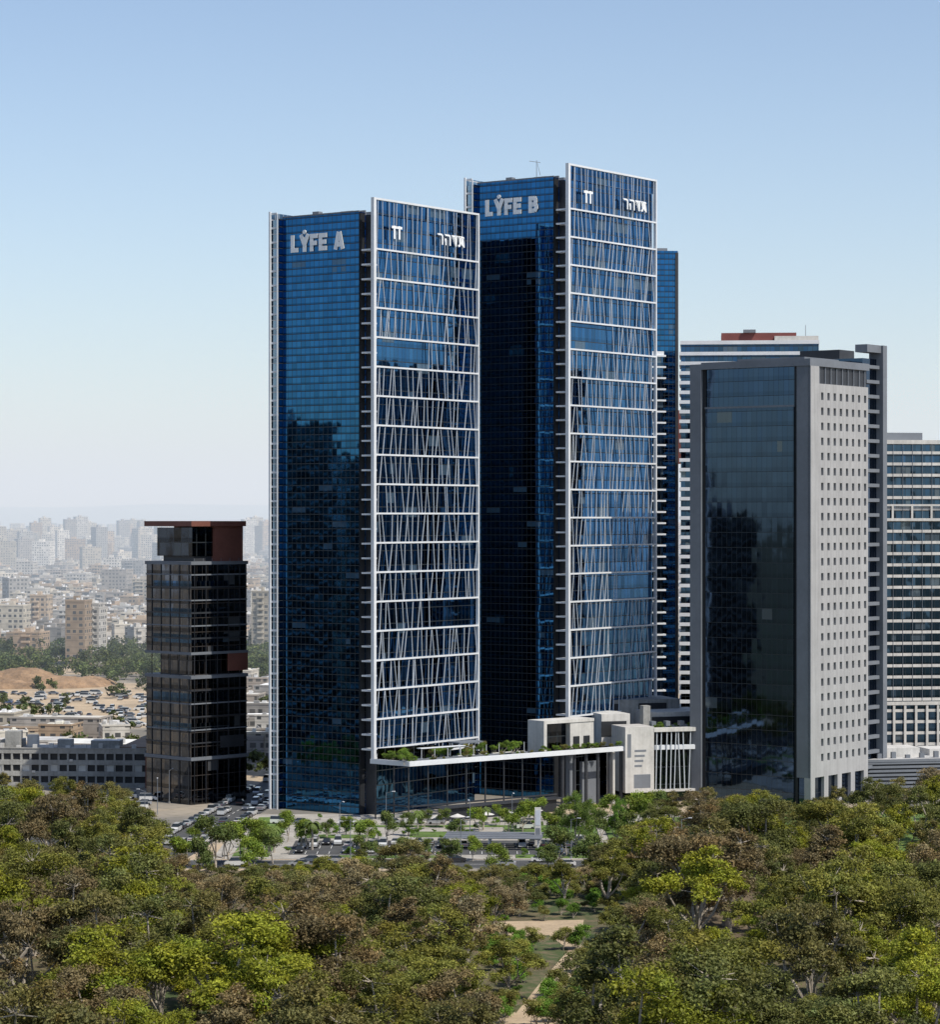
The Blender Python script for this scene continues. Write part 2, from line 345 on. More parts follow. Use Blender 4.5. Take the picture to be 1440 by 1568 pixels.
# ---------------------------------------------------------------- banded buildings
def banded(name,px,d,a,L,D,z0,z1,fh,bh,gm,bm,proj=.5,roofcol=(.5,.5,.48)):
    root=empty(name); b=MB((WX(px,d),d),a)
    b.box(0,L,0,D,z0,z1,gm,M['roof'],tcol=roofcol)
    z=z0+fh
    while z<z1+.1:
        b.box(-proj,L+proj,-proj,D+proj,z-bh,z,bm); z+=fh
    b.box(-.2,L+.2,-.2,D+.2,z1,z1+1.2,bm,M['roof'],tcol=roofcol)
    return root,b
r,b=banded('striped_office_building',1350,800,8,40,25,0,96,3.35,.85,M['gB'],M['whitewall'],.35)
b.box(2,14,4,18,97,99.5,M['grey']); b.box(0,40,-.9,-.36,73.0,73.8,M['whitewall']); b.box(0,40,-.9,-.36,77.4,78.0,M['whitewall'])
for k in range(12): b.box(k*3.4,k*3.4+.7,-.9,-.36,0,18,M['whitewall'])
for k in range(7): b.box(k*6+3,k*6+3.6,-.9,-.36,73.8,77.4,M['whitewall'])
for k in range(14): b.box(k*3+.5,k*3+.60,-.5,-.36,18,96,M['grey'])
b.box(0,40,-1,-.36,18,19,M['whitewall']); b.build('body',r)
r,b=banded('cream_banded_building',1043,860,-5,44,24,0,129.5,3.1,1.1,M['gB'],M['white'],.5)
b.box(13,37,4,20,130.7,133.4,M['red']); b.box(30,44,2,18,130.7,132.2,M['whitewall']); b.tube((40,6,132),(40,6,136),.1,.08,M['grey'],6); b.box(20,24,3,4,133.4,134.4,M['grey'])
b.build('body',r)
r,b=banded('balcony_tower',990,792,12,5.2,16,0,122,3.3,.5,M['gB'],M['white'],.7); b.build('body',r)
r=empty('blue_residential_tower'); b=MB((WX(985,900),900),4); b.box(0,11.6,0,20,0,163,M['gA'],M['roof'],tcol=(.4,.4,.4)); b.box(-.2,11.8,-.2,0,161.5,163.6,M['gA']); b.box(10.9,11.9,-.6,-.2,0,163,M['darkmet'])
b.box(11.7,13.0,-.3,2,92,110,M['red']); b.box(2,9,5,12,163,165,M['grey'])
b.build('body',r)
r=empty('louvred_parking_building'); b=MB((WX(1310,705),705),12)
b.box(0,45,0,22,0,9,M['dark'],M['roof'],tcol=(.45,.45,.43))
for k in range(9): b.box(-.3,45,-.4,-.05,.6+k*1.05,1.2+k*1.05,M['grey'])
b.box(-.3,45,-.5,22.2,9.6,10.3,M['grey'],M['roof'],tcol=(.42,.42,.42)); b.box(8,20,5,14,10.3,12.8,M['whitewall']); b.box(24,40,8,18,10.3,12,M['whitewall']); b.box(28,31,4,6,10.3,12.2,M['grey'])
for k in range(10): b.box(3+k*4,4.2+k*4,2,3,10.3,11.2+(k%3)*.4,M['grey'])
b.build('body',r)
# ---------------------------------------------------------------- brown tower left
bt=empty('black_glass_tower_with_brown_penthouse'); b=MB((WX(293,690),690),45)
S=18.6
def H(y): return WZ(y,690)
b.box(0,S,0,S,0,H(1165),M['gK'],M['roof'],tcol=(.1,.1,.1))
b.box(-.4,S+.4,-.4,S+.4,H(1165),H(1160),M['grey'])
b.box(0,S,0,S,H(1160),H(1040),M['gK']); b.box(-.3,S+.3,-.3,S+.3,H(1040),H(1035),M['grey'])
b.box(1.2,S-.3,1.2,S-4.5,H(1035),H(1003),M['gK']); b.box(-.3,S+.3,-.3,S+.3,H(1003),H(999),M['grey'])
b.box(0,S,0,S,H(999),H(865),M['gK']); b.box(-.3,S+.3,-.3,S+.3,H(865),H(860),M['grey'])
for k in range(1,7):
    z=H(999)+k*3.3; b.box(-.15,S+.15,-.15,S+.15,z,z+.35,M['grey'] if k%2==0 else M['darkmet'])
for k in range(1,6):
    z=H(1160)+k*3.4; b.box(-.15,S+.15,-.15,S+.15,z,z+.35,M['grey'] if k%2==0 else M['darkmet'])
for (ya,yb) in ((985,972),(945,932),(900,890),(1120,1108),(1075,1062)):
    b.box(-.08,S-6,-.08,S-3,H(ya),H(yb),M['gB'])
for k in range(5):
    v=k*3.8+.9
    b.box(-.2,-.0,v,v+.14,0,H(865),M['darkmet']); b.box(v,v+.14,-.2,-.0,0,H(865),M['darkmet'])
b.box(S-6.5,S+.25,-.25,0,H(1030),H(1000),M['brown']); b.box(S-9,S-1,-.22,0,H(1148),H(1130),M['darkmet'])
b.box(2.5,S-.6,2,S-4,H(860),H(852),M['darkmet'])
b.box(1.6,S-1.5,1.6,S-2.5,H(852),H(808),M['gP']); b.box(8.4,S-.5,.9,S-1,H(860),H(806),M['brown'])
b.box(.2,S,.2,S+1.2,H(806),H(798),M['brown'])
for k in range(6): b.tube((1+k*3,.1,H(860)),(1+k*3,.1,H(855)),.05,.05,M['grey'],5)
b.build('body',bt)
# ---------------------------------------------------------------- low concrete block left
r=empty('concrete_office_block'); b=MB((WX(-140,738),738),-4)
L=66
b.box(0,L,.5,16,0,10.0,M['dark'],M['roof'],tcol=(.38,.36,.33))
for k,z in enumerate((0,3.1,6.2,9.3)): b.box(0,L,-.05,.5,z,z+1.35,M['conc'])
for k in range(int(L/2.6)):
    u=k*2.6; b.box(u,u+.55,0,.5,1.35,9.3,M['conc'])
    if k%3==0: b.box(u+.55,u+2.6,.3,.49,4.45,6.2,M['plainattr'],col=(.5,.5,.48))
    if k%4==1: b.box(u+.8,u+1.7,-.5,-.06,1.0+3.1*(k%3),1.6+3.1*(k%3),M['whitewall'])
b.box(-.2,L+.2,-.2,.5,10.65,10.85,M['conc']); b.box(0,L,.5,16,10.0,10.4,M['roof'],col=(.35,.33,.3))
for q in ((4,9,6,10),(22,30,6,12),(40,44,7,10),(50,58,4,9)): b.box(q[0],q[1],q[2],q[3],10.4,12.6,M['conc'],M['roof'],tcol=(.6,.58,.55))
b.box(26,30,4,8,10.4,15,M['conc']); b.box(31,34,9,11,10.4,13.6,M['whitewall'])
for k in range(14): b.box(2+k*4.6,3.1+k*4.6,2,3,10.4,11.3+(k%3)*.3,M['whitewall'])
b.box(L,L+6,-.3,34,0,9.4,M['brown'],M['roof'],tcol=(.16,.12,.09)); b.box(L-8,L+6.3,4,34,10.4,10.9,M['roof'],col=(.20,.14,.10))
b.build('body',r)
# ---------------------------------------------------------------- unseen towers added out of view to darken tower A's glass reflection
for (x,y,wx,wy,h) in ((-226,592,20,27,94),(-232,623,24,36,104),(-262,560,22,26,76)):
    r=empty('added_reflection_tower'); b=MB((x,y),2); b.box(0,wx,0,wy,0,h,M['gN'],M['roof'],tcol=(.3,.3,.3)); z=4; b.box(wx*.3,wx*.7,wy*.3,wy*.7,h,h+4,M['grey'])
    while z<h: b.box(-.3,wx+.3,-.3,wy+.3,z,z+.6,M['grey']); z+=4
    b.build('body',r)
# ---------------------------------------------------------------- ground
nb=NB('ground_soil_and_city'); g=nb.n('ShaderNodeNewGeometry'); sp=nb.n('ShaderNodeSeparateXYZ'); nb.set(sp.inputs[0],g.outputs['Position'])
n1=nb.noise(.03,g.outputs['Position'],5); n2=nb.noise(.35,g.outputs['Position'],5); n3=nb.noise(.012,g.outputs['Position'],4)
wood=nb.mix(nb.remap(n1.outputs[0],.42,.58),(.10,.075,.045),(.05,.075,.022)); wood=nb.mix(nb.remap(n2.outputs[0],.45,.7),wood,(.17,.125,.08))
urb=nb.mix(nb.remap(n1.outputs[0],.4,.6),(.30,.26,.21),(.16,.15,.135)); urb=nb.mix(nb.remap(n3.outputs[0],.50,.58),urb,(.42,.33,.23)); urb=nb.mix(nb.remap(n2.outputs[0],.55,.8),urb,(.10,.10,.06))
c=nb.mix(nb.remap(sp.outputs[1],561,563),wood,urb); setb(nb,Base_Color=c,Roughness=.95)
M['ground']=nb.mat
b=MB(); b.face([(-40000,-3000,0),(40000,-3000,0),(40000,40000,0),(-40000,40000,0)],M['ground'],[(0,0)]*4); b.build('ground')
nx=160; hv=[];hf=[]
rs=random.Random(11)
ph=[rs.uniform(0,6.28) for _ in range(8)]
for j in range(3):
    for i in range(nx):
        x=-14000+i*28000/(nx-1); t=x/1000
        h=104+20*math.sin(t*.55+ph[0])+10*math.sin(t*1.3+ph[1])+7*math.sin(t*3.1+ph[2])+3*math.sin(t*8+ph[3])
        if x>0: h-=x/1000*3
        hv.append((x,12000+j*2500,(-5,max(h,30),0)[j]))
for j in range(2):
    for i in range(nx-1):
        a=j*nx+i; hf.append((a,a+1,a+nx+1,a+nx))
me=bpy.data.meshes.new('hills'); me.from_pydata(hv,[],hf); me.materials.append(simple('hill_scrub',(.10,.13,.14),.95,.3,.002)); COL.objects.link(bpy.data.objects.new('hills',me))
# ---------------------------------------------------------------- roads, plaza
b=MB(); b.box(-175,140,566,580,-.2,.02,M['asph'])
for k in range(-28,23): b.box(k*6,k*6+3,572.9,573.05,.02,.024,M['mark'])
b.box(-175,140,566.4,566.55,.02,.024,M['mark']); b.box(-175,140,579.5,579.65,.02,.024,M['mark']); b.build('road')
b=MB((-62,580),84)
b.box(0,330,0,14,-.2,.016,M['asph'])
for k in range(50): b.box(k*6,k*6+3,6.9,7.05,.016,.02,M['mark'])
b.build('road')
b=MB(); b.box(-56,60,581,668,-.2,.13,M['pave'])
b.build('plaza_pavement')
b=MB(); b.box(-40,28,588,614,-.1,.135,M['asph'])
for k in range(26):
    for y in (589.5,599.2,604): b.box(-39+k*2.6,-38.9+k*2.6,y,y+4.6,.135,.139,M['mark'])
b.build('parking_lot')
b=MB()
for (x0,x1,y0,y1) in ((-52,-44,584,660),(32,48,584,640),(-38,-22,618,624),(-14,2,620,630),(8,30,618,640),(-40,20,640,643),(10,28,582,587),(-30,-5,582,586),(50,59,590,660)):
    b.box(x0,x1,y0,y1,.0,.3,M['lawn'])
b.build('lawn')
b=MB()
for (x0,x1,y0,y1) in ((-90,-79,560,620),(60,140,580,680)): b.box(x0,x1,y0,y1,-.1,.06,M['lawn'])
b.build('grass_verge')
b=MB(); b.box(-200,-90,581,700,-.1,.055,M['asph']); b.build('street_side_yard')
b=MB(); b.prism([(5,380),(11,380),(12,400),(16,430),(20,462),(16,482),(13,482),(17,460),(12,432),(7,402)],-.1,.03,M['dirt']); b.build('dirt_path')
b=MB(); b.prism([(7,474),(20,478),(21,494),(6,492)],-.1,.05,M['dirt']); b.prism([(2,388),(8,386),(14,396),(11,404),(3,400)],-.1,.045,M['dirt']); b.build('dirt_clearing')
r=empty('parking_shade_canopy'); b=MB((0,596),-4)
for k in range(4): b.box(-6,16,k*3.2,k*3.2+2.2,2.7,2.9,M['grey']); [b.box(u,u+.2,k*3.2+1,k*3.2+1.2,.1,2.7,M['white']) for u in (-5.8,4,15)]
b.build('roof_and_posts',r)
r=empty('pylon_sign'); b=MB((WX(824,602),602),0); b.box(-.7,.7,-.2,.2,.1,9.0,M['whitewall']); b.box(-.5,.5,-.24,-.2,5,8.4,M['stick']); b.box(-1.0,1.0,-.5,.5,.1,.6,M['conc']); b.box(-.5,.5,-.24,-.2,2,4.4,M['grey']); b.build('panel',r)
for (x,y) in [(-8,641),(-3,643.5),(4,648),(9,651.5),(-14,640),(16,657)]:
    r=empty('cafe_umbrella'); b=MB((x,y)); b.tube((0,0,.1),(0,0,2.7),.05,.05,M['grey'],6); b.tube((0,0,2.3),(0,0,3.0),2.0,.06,M['whitewall'],8); b.build('canopy_and_pole',r)
# ---------------------------------------------------------------- cars
def carmesh(name,paint,van=False):
    b=MB()
    G=M['carglass']; T=M['tyre']
    if van: low=[(-2.3,.35),(2.3,.35),(2.35,.9),(1.9,1.15),(1.5,1.25),(-2.3,1.3)]; cab=[(-2.25,1.3),(1.5,1.25),(.9,2.0),(-2.15,2.05)]
    else: low=[(-2.2,.35),(2.2,.35),(2.25,.75),(1.2,.98),(-1.7,1.02),(-2.2,.95)]; cab=[(-1.75,1.02),(1.2,.98),(.45,1.45),(-1.15,1.46)]
    def ext(pf,w,wt,side,top):
        n=len(pf); zt=max(p[1] for p in pf); zb=min(p[1] for p in pf)
        def hw(z): return w+(wt-w)*(z-zb)/(zt-zb)
        R=[(p[0],-hw(p[1]),p[1]) for p in pf]; Lf=[(p[0],hw(p[1]),p[1]) for p in pf]
        b.face(R,side,[(0,0)]*n); b.face(Lf[::-1],side,[(0,0)]*n)
        for i in range(n):
            j=(i+1)%n; m=top(i); b.face([R[i],Lf[i],Lf[j],R[j]][::-1],m,[(0,0)]*4)
    ext(low,.88,.86,paint,lambda i:paint)
    ext(cab,.82,.62,G,lambda i:paint if i==2 else G)
    for x in (-1.4,1.35):
        for s in (-1,1): b.tube((x,s*.72,.34),(x,s*.93,.34),.34,.34,T,12)
    b.box(2.2,2.27,-.8,-.45,.6,.75,M['mark']); b.box(2.2,2.27,.45,.8,.6,.75,M['mark']); b.box(-2.24,-2.18,-.8,.8,.7,.82,M['red'])
    o=b.build(name); me=o.data; bpy.data.objects.remove(o); return me
def paintm(n,c):
    nb=NB(n); setb(nb,Base_Color=(*c,1),Roughness=.3,Metallic=.2); nb.b.inputs['Coat Weight'].default_value=.6; return nb.mat
nb=NB('car_glass'); setb(nb,Base_Color=(.02,.025,.03,1),Roughness=.08); M['carglass']=nb.mat
M['tyre']=simple('tyre_rubber',(.02,.02,.02),.9,.1,1)
cars=[carmesh('car_mesh',paintm('car_paint_%d'%i,c),i in (2,5)) for i,c in enumerate([(.7,.7,.7),(.35,.36,.38),(.65,.66,.66),(.03,.03,.035),(.12,.14,.18),(.7,.7,.68),(.25,.03,.03),(.05,.09,.2)])]
cr=random.Random(4)
def car(x,y,a,z=.02):
    o=bpy.data.objects.new('parked_car',cr.choice(cars[:6] if cr.random()<.85 else cars)); COL.objects.link(o); o.location=(x,y,z); o.rotation_euler=(0,0,math.radians(a+cr.choice((0,180))+cr.uniform(-2,2)))
for k in range(26):
    for y in (592,601.6,606.4):
        if cr.random()<.6 and not(y<595 and -8<-39+k*2.6<18): car(-37.7+k*2.6,y,90,.139)
for k in range(42):
    x=-150+k*6.3+cr.uniform(-1,1)
    if cr.random()<.4: car(x,569.5,0)
    if cr.random()<.4: car(x+2,576.5,0)
for k in range(34):
    s=3+k*6
    for t in (1.3,5,9,12.8):
        if cr.random()<(.75 if t in(1.3,12.8) else .3):
            c_,s_=math.cos(math.radians(84)),math.sin(math.radians(84)); car(-62+s*c_-t*s_,580+s*s_+t*c_,84)
for k in range(24):
    if cr.random()<.8: car(-84-cr.uniform(0,.4)-(k%2)*6,590+k*5.0,5,.07)
for k in range(14):
    if cr.random()<.6: car(-46+k*5.4,646.5 if k<9 else 636,0,.139)
def lampm():
    b=MB(); b.tube((0,0,0),(0,0,8.5),.11,.07,M['grey'],8); b.tube((0,0,8.4),(1.8,0,8.9),.05,.05,M['grey'],6); b.box(1.5,2.3,-.15,.15,8.8,8.95,M['white']); b.box(-.2,.2,-.2,.2,0,.4,M['conc']); o=b.build('lamp_mesh'); me=o.data; bpy.data.objects.remove(o); return me
lm=lampm()
for (x,y) in [(-78+0*k,590+k*26) for k in range(5)]+[(-50+k*24,582) for k in range(5)]+[(-30,616),(0,616),(26,616),(-20,638),(10,635)]:
    o=bpy.data.objects.new('street_lamp',lm); COL.objects.link(o); o.location=(x,y,.1); o.rotation_euler=(0,0,cr.uniform(0,6.28))
# ---------------------------------------------------------------- foliage
nb=NB('leaves'); oi=nb.n('ShaderNodeObjectInfo'); at=nb.n('ShaderNodeAttribute',attribute_name='Col')
c=nb.mix(1.,oi.outputs['Color'],at.outputs[0],'MULTIPLY'); setb(nb,Base_Color=c,Roughness=.6); nb.b.inputs['Specular IOR Level'].default_value=.25
tr=nb.n('ShaderNodeBsdfTranslucent'); nb.set(tr.inputs[0],c); mx=nb.n('ShaderNodeMixShader'); mx.inputs[0].default_value=.25
nb.nt.links.new(nb.b.outputs[0],mx.inputs[1]); nb.nt.links.new(tr.outputs[0],mx.inputs[2]); nb.nt.links.new(mx.outputs[0],nb.out.inputs[0])
M['leaf']=nb.mat
M['bark']=simple('bark',(.34,.30,.25),.9,.35,1.5)
def leafquads(C,R,n,size,rs,flat=.75,cv=.16):
    V=[];K=[]
    for c,r in zip(C,R):
        m=int(n*(r*r)/1.7)+20
        d=rs.normal(size=(m,3)); d/=np.linalg.norm(d,axis=1)[:,None]
        d[:,2]=np.where((d[:,2]<-.35)&(rs.rand(m)<.6),-d[:,2],d[:,2])
        rad=r*rs.rand(m)**.45*(1+.5*rs.normal(size=m)*.5)
        pos=np.array(c)+d*rad[:,None]*np.array([1,1,flat])
        nr=d*.6+rs.normal(size=(m,3))*.6+np.array([0,0,.35]); nr/=np.linalg.norm(nr,axis=1)[:,None]
        t=np.cross(nr,rs.normal(size=(m,3))); t/=np.linalg.norm(t,axis=1)[:,None]; b=np.cross(nr,t)
        s=size*(.6+.8*rs.rand(m))[:,None]
        q=np.stack([pos-t*s,pos-b*s*.5,pos+t*s,pos+b*s*.5],1); V.append(q)
        k=(1+cv*rs.normal()); hue=rs.normal()*.06
        kk=np.clip(k*(1+.24*rs.normal(size=m)),.35,1.9)
        col=np.stack([kk*(1+hue),kk,kk*(1-hue),np.ones(m)],1); K.append(np.repeat(col,4,0))
    return np.concatenate(V).reshape(-1,3),np.concatenate(K)
def foliage_mesh(name,V,K,b=None):
    bv=len(b.V) if b else 0
    verts=(b.V if b else [])+V.tolist(); nq=len(V)//4
    faces=(b.Fc if b else [])+(np.arange(nq*4).reshape(-1,4)+bv).tolist()
    me=bpy.data.meshes.new(name); me.from_pydata(verts,[],faces)
    me.materials.append(M['bark']); me.materials.append(M['leaf'])
    mi=np.ones(len(faces),dtype=np.int32); mi[:len(faces)-nq]=0; me.polygons.foreach_set('material_index',mi)
    ca=me.color_attributes.new('Col','FLOAT_COLOR','POINT'); cc=np.ones((len(verts),4),dtype=np.float32); cc[bv:]=K; ca.data.foreach_set('color',cc.ravel())
    me.update(); return me
def treemesh(seed,Ht,R,nsub=7,nc=14,size=.16,n=310,clr=.88,low=.26,sk=.33):
    rs=np.random.RandomState(seed); b=MB(); C=[];Rr=[]
    subs=[]
    for k in range(nsub):
        a=2*math.pi*(k+rs.rand()*.8)/nsub; rr=R*(.22+.52*rs.rand())
        subs.append(np.array([rr*math.cos(a),rr*math.sin(a),Ht*(low+.10+.42*rs.rand()*(1.35-rr/R))]))
    subs.append(np.array([rs.normal()*1.0,rs.normal()*1.0,Ht*.83]))
    fork=np.array([rs.normal()*.4,rs.normal()*.4,Ht*.22])
    b.tube((0,0,-.3),tuple(fork),Ht*.030,Ht*.022,M['bark'],8,False)
    for s_ in subs:
        mid=fork*.45+s_*.55+rs.normal(size=3)*.5; mid[2]-=.4
        b.tube(tuple(fork),tuple(mid),Ht*.015,Ht*.011,M['bark'],6,False); b.tube(tuple(mid),tuple(s_),Ht*.011,Ht*.006,M['bark'],5,False)
        sr=R*(sk-.06+.18*rs.rand())
        for j in range(nc):
            d=rs.normal(size=3); d/=np.linalg.norm(d); d[2]=abs(d[2])*1.05-.25
            c=s_+d*sr*np.array([1,1,.9])*(.55+.65*rs.rand()); c[2]=min(c[2],Ht-.5)
            C.append(c); Rr.append(clr*(.45+.95*rs.rand())*R/6)
            b.tube(tuple(s_),tuple(c),.07,.02,M['bark'],3,False)
    V,K=leafquads(C,Rr,n,size,rs)
    return foliage_mesh('tree_mesh',V,K,b)
TM=[treemesh(20+i,14,6.0+.9*(i%3),nsub=5+i%3) for i in range(10)]
TS=[treemesh(60+i,6,2.3,nsub=4,nc=6,size=.15,n=300,clr=2.2,low=.4,sk=.36) for i in range(3)]
PAL=[((.210,.225,.020),4.2),((.180,.182,.034),4),((.158,.145,.045),3.5),((.190,.148,.070),2.0),((.125,.135,.036),3.5),((.28,.225,.12),.5)]
tr_=random.Random(77)
def pick():
    t=tr_.uniform(0,sum(p[1] for p in PAL))
    for c,w in PAL:
        t-=w
        if t<=0: return c
    return PAL[0][0]
def put(name,me,x,y,s,rot,col,z=0,sz=None):
    o=bpy.data.objects.new(name,me); COL.objects.link(o); o.location=(x,y,z); o.scale=(s,s,sz or s); o.rotation_euler=(tr_.uniform(-.06,.06),tr_.uniform(-.06,.06),rot); k=tr_.uniform(.78,1.2); o.color=(col[0]*k,col[1]*k,col[2]*k,1); return o
prof=[(-200,1200),(0,1188),(110,1194),(190,1203),(240,1222),(262,1290),(300,1345),(420,1320),(560,1306),(600,1275),(660,1295),(740,1318),(800,1322),(880,1318),(925,1295),(980,1250),(1030,1212),(1110,1205),(1200,1215),(1300,1198),(1400,1188),(1440,1170),(1640,1175)]
def pr(px):
    for (a,b_),(c,d) in zip(prof,prof[1:]):
        if a<=px<=c: return b_+(d-b_)*(px-a)/(c-a)
    return 1200
d=330.; row=0
while d<648:
    x=-.205*d-8+(row%2)*6.5; row+=1
    while x<.205*d+8:
        xx=x+tr_.uniform(-4.4,4.4); yy=d+tr_.uniform(-4,4); px=PX(xx,yy); x+=13.8
        top=pr(px)+tr_.uniform(-8,26)
        mh=CH-(top-HZ)*yy/F
        h=min(tr_.choice((tr_.uniform(9,14),tr_.uniform(14,21))),mh)
        if h<4.5: continue
        if 560<yy<584 : continue
        if yy>584 and not(px<255 or px>1000): continue
        if 785<px<905 and yy<462 : continue
        if 740<px<860 and yy<408: continue
        if 800<px<905 and 462<=yy<502: continue
        s=h/14; w=s*tr_.uniform(.98,1.25) if h>9 else s*1.3
        put('eucalyptus_tree',tr_.choice(TM),xx,yy,w,tr_.uniform(0,6.28),pick(),0,s)
    d+=12.2
for k in range(150):
    yy=tr_.uniform(388,528); px=tr_.uniform(745,935)
    if abs(px-(800+(yy-390)*.7))<18 and yy<455: continue
    if 472<yy<492 and tr_.random()<.7: continue
    s=tr_.uniform(.3,.85)
    put('shrub',tr_.choice(TS),WX(px,yy),yy,s,tr_.uniform(0,6),(.13,.24,.03) if tr_.random()<.6 else (.18,.18,.045),-.9*s)
for k in range(130):
    yy=tr_.uniform(522,562); px=tr_.uniform(240,990); s=tr_.uniform(.35,.95)
    if WZ(1320,yy)<6*s-.5: s=max(.3,WZ(1320,yy)/6.5)
    put('shrub',tr_.choice(TS),WX(px,yy),yy,s*1.2,tr_.uniform(0,6),pick(),-.8*s,s)
put('slender_tree',TM[2],WX(885,585),585,.55,1,(.15,.22,.04),0,1.05)
put('slender_tree',TM[5],WX(945,600),600,.4,2,(.16,.30,.04),0,.8)
for (px,y,s) in [(330,1330,1.9),(352,1325,1.7),(400,1318,1.5),(418,1322,1.3),(375,1322,1.6),(560,1300,1.1),(595,1290,1.2),(625,1280,.9),(700,1290,.9),(735,1275,1.0),(780,1285,1.2),(800,1275,1.3),(820,1270,1.3),(765,1265,.9),(850,1290,1.2),(895,1285,1.4),(915,1300,1.5),(955,1300,1.4),(970,1280,1.6),(990,1270,1.5),(1010,1265,1.4),(680,1268,.8),(650,1270,.8),(530,1280,.8),(500,1285,.8),(440,1290,1.2),(470,1300,1.1),(860,1270,1.0),(880,1262,1.1),(935,1262,1.2),(300,1300,1.0),(280,1340,1.4),(305,1350,1.5),(385,1345,1.4),(860,1330,1.6),(840,1350,1.3),(900,1345,1.5),(560,1330,1.2),(620,1325,1.0),(690,1335,1.2),(760,1345,1.2),(650,1318,.8),(725,1318,.9)]:
    dd=CH*F/(y-HZ); put('plaza_tree',tr_.choice(TS),WX(px,dd),dd,s*.85,tr_.uniform(0,6),(.17,.23,.03) if tr_.random()<.6 else (.12,.16,.04),0,s)
for k in range(110):
    x=tr_.uniform(-52,58); y=tr_.choice([619,622,625,629,641,584,585,590,635,655,616,587])+tr_.uniform(-1,1)
    put('plaza_shrub',tr_.choice(TS),x,y,tr_.uniform(.2,.45),tr_.uniform(0,6),(.13,.22,.03),-.1)
tb=MB((-14.7,650),38.7)
for k in range(90):
    u=tr_.uniform(-1,70); v=tr_.choice((1.0,1.6,6,6.6,9)); s=tr_.choice((tr_.uniform(.14,.25),tr_.uniform(.3,.66)))
    if u>43: v=min(v,1.6); s=min(s,.35)
    q=tb.P(u,v,0); put('terrace_shrub',tr_.choice(TS),q[0],q[1],s,tr_.uniform(0,6),(.14,.22,.03) if tr_.random()<.7 else (.18,.17,.05),14.15)
tb=MB((-24.5,658),-39)
for k in range(10):
    q=tb.P(tr_.uniform(1,11),tr_.uniform(1,3),0); put('terrace_shrub',tr_.choice(TS),q[0],q[1],tr_.uniform(.25,.5),1,(.13,.20,.03),14.15)
tb=MB((WX(958,693),693),18)
for k in range(12):
    q=tb.P(tr_.uniform(9,29),tr_.uniform(2.5,9),0); put('terrace_shrub',tr_.choice(TS),q[0],q[1],tr_.uniform(.2,.4),1,(.13,.20,.03),18.35)
def palm():
    b=MB(); b.tube((0,0,0),(.1,0,5.5),.28,.2,M['bark'],8); V=[];K=[]; rs=np.random.RandomState(2)
    for k in range(22):
        a=k*2.4; el=rs.uniform(-.1,1.2); L=2.6; pprev=np.array([.1,0,5.5]); dirh=np.array([math.cos(a),math.sin(a),0]); side=np.array([-math.sin(a),math.cos(a),0]); e=el
        for s_ in range(6):
            nx_=pprev+(dirh*math.cos(e)+np.array([0,0,math.sin(e)]))*L/6; w=.5*(1-abs(s_-2)/5)
            for sg in (-1,1): V.append([pprev,pprev+side*w*sg-np.array([0,0,w*.5]),nx_+side*w*sg*.8-np.array([0,0,w*.5]),nx_]); K+= [[1,1,1,1]]*4
            pprev=nx_; e-=.38
    return foliage_mesh('palm_mesh',np.array(V).reshape(-1,3),np.array(K,dtype=np.float32),b)
pm=palm()
for (px,y) in [(462,1300),(478,1302),(404,1310),(420,1306),(740,1272),(550,1296),(390,1300),(1018,1262),(640,1275)]:
    dd=CH*F/(y-HZ); put('palm_tree',pm,WX(px,dd),dd,tr_.uniform(.8,1.1),tr_.uniform(0,6),(.12,.17,.04))
# ---------------------------------------------------------------- city
cb=random.Random(9)
WALL=[(.46,.42,.35),(.56,.52,.45),(.40,.36,.30),(.34,.31,.28),(.58,.56,.52),(.44,.35,.26),(.30,.29,.28),(.48,.46,.43),(.38,.29,.21)]
ROOF=[(.56,.54,.50),(.42,.41,.39),(.68,.66,.62),(.36,.29,.23),(.48,.44,.39),(.30,.28,.26)]
city=MB(); tc=[];trr=[]
def bld(b,x,y,w,dp,h,a,tanks=True):
    c=cb.choice(WALL); k=cb.uniform(.75,1.15); c=tuple(q*k for q in c); rc=cb.choice(ROOF)
    t=MB((x,y),a).share(b)
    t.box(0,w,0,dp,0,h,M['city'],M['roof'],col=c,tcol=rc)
    if y<3000:
        t.box(0,w,-.15,.1,h,h+.9,M['plainattr'],col=c); t.box(w-.1,w+.15,0,dp,h,h+.9,M['plainattr'],col=c); t.box(-.15,.1,0,dp,h,h+.9,M['plainattr'],col=c)
        if h<40 and cb.random()<.6:
            u=cb.uniform(.1,.5)*w; z=3.1
            while z<h-1: t.box(u,u+w*.32,-1.3,-.02,z,z+1.0,M['plainattr'],col=tuple(q*1.1 for q in c)); z+=3.1
    if tanks:
        t.box(w*.3,w*.55,dp*.3,dp*.6,h,h+2.8,M['plainattr'],M['roof'],col=c,tcol=rc)
        for q in range(3 if y<2600 else 0): u=cb.uniform(.1,.85)*w; v=cb.uniform(.1,.85)*dp; t.box(u,u+1.3,v,v+1.3,h,h+1.8,M['plainattr'],col=(.7,.7,.7))
y=1440.
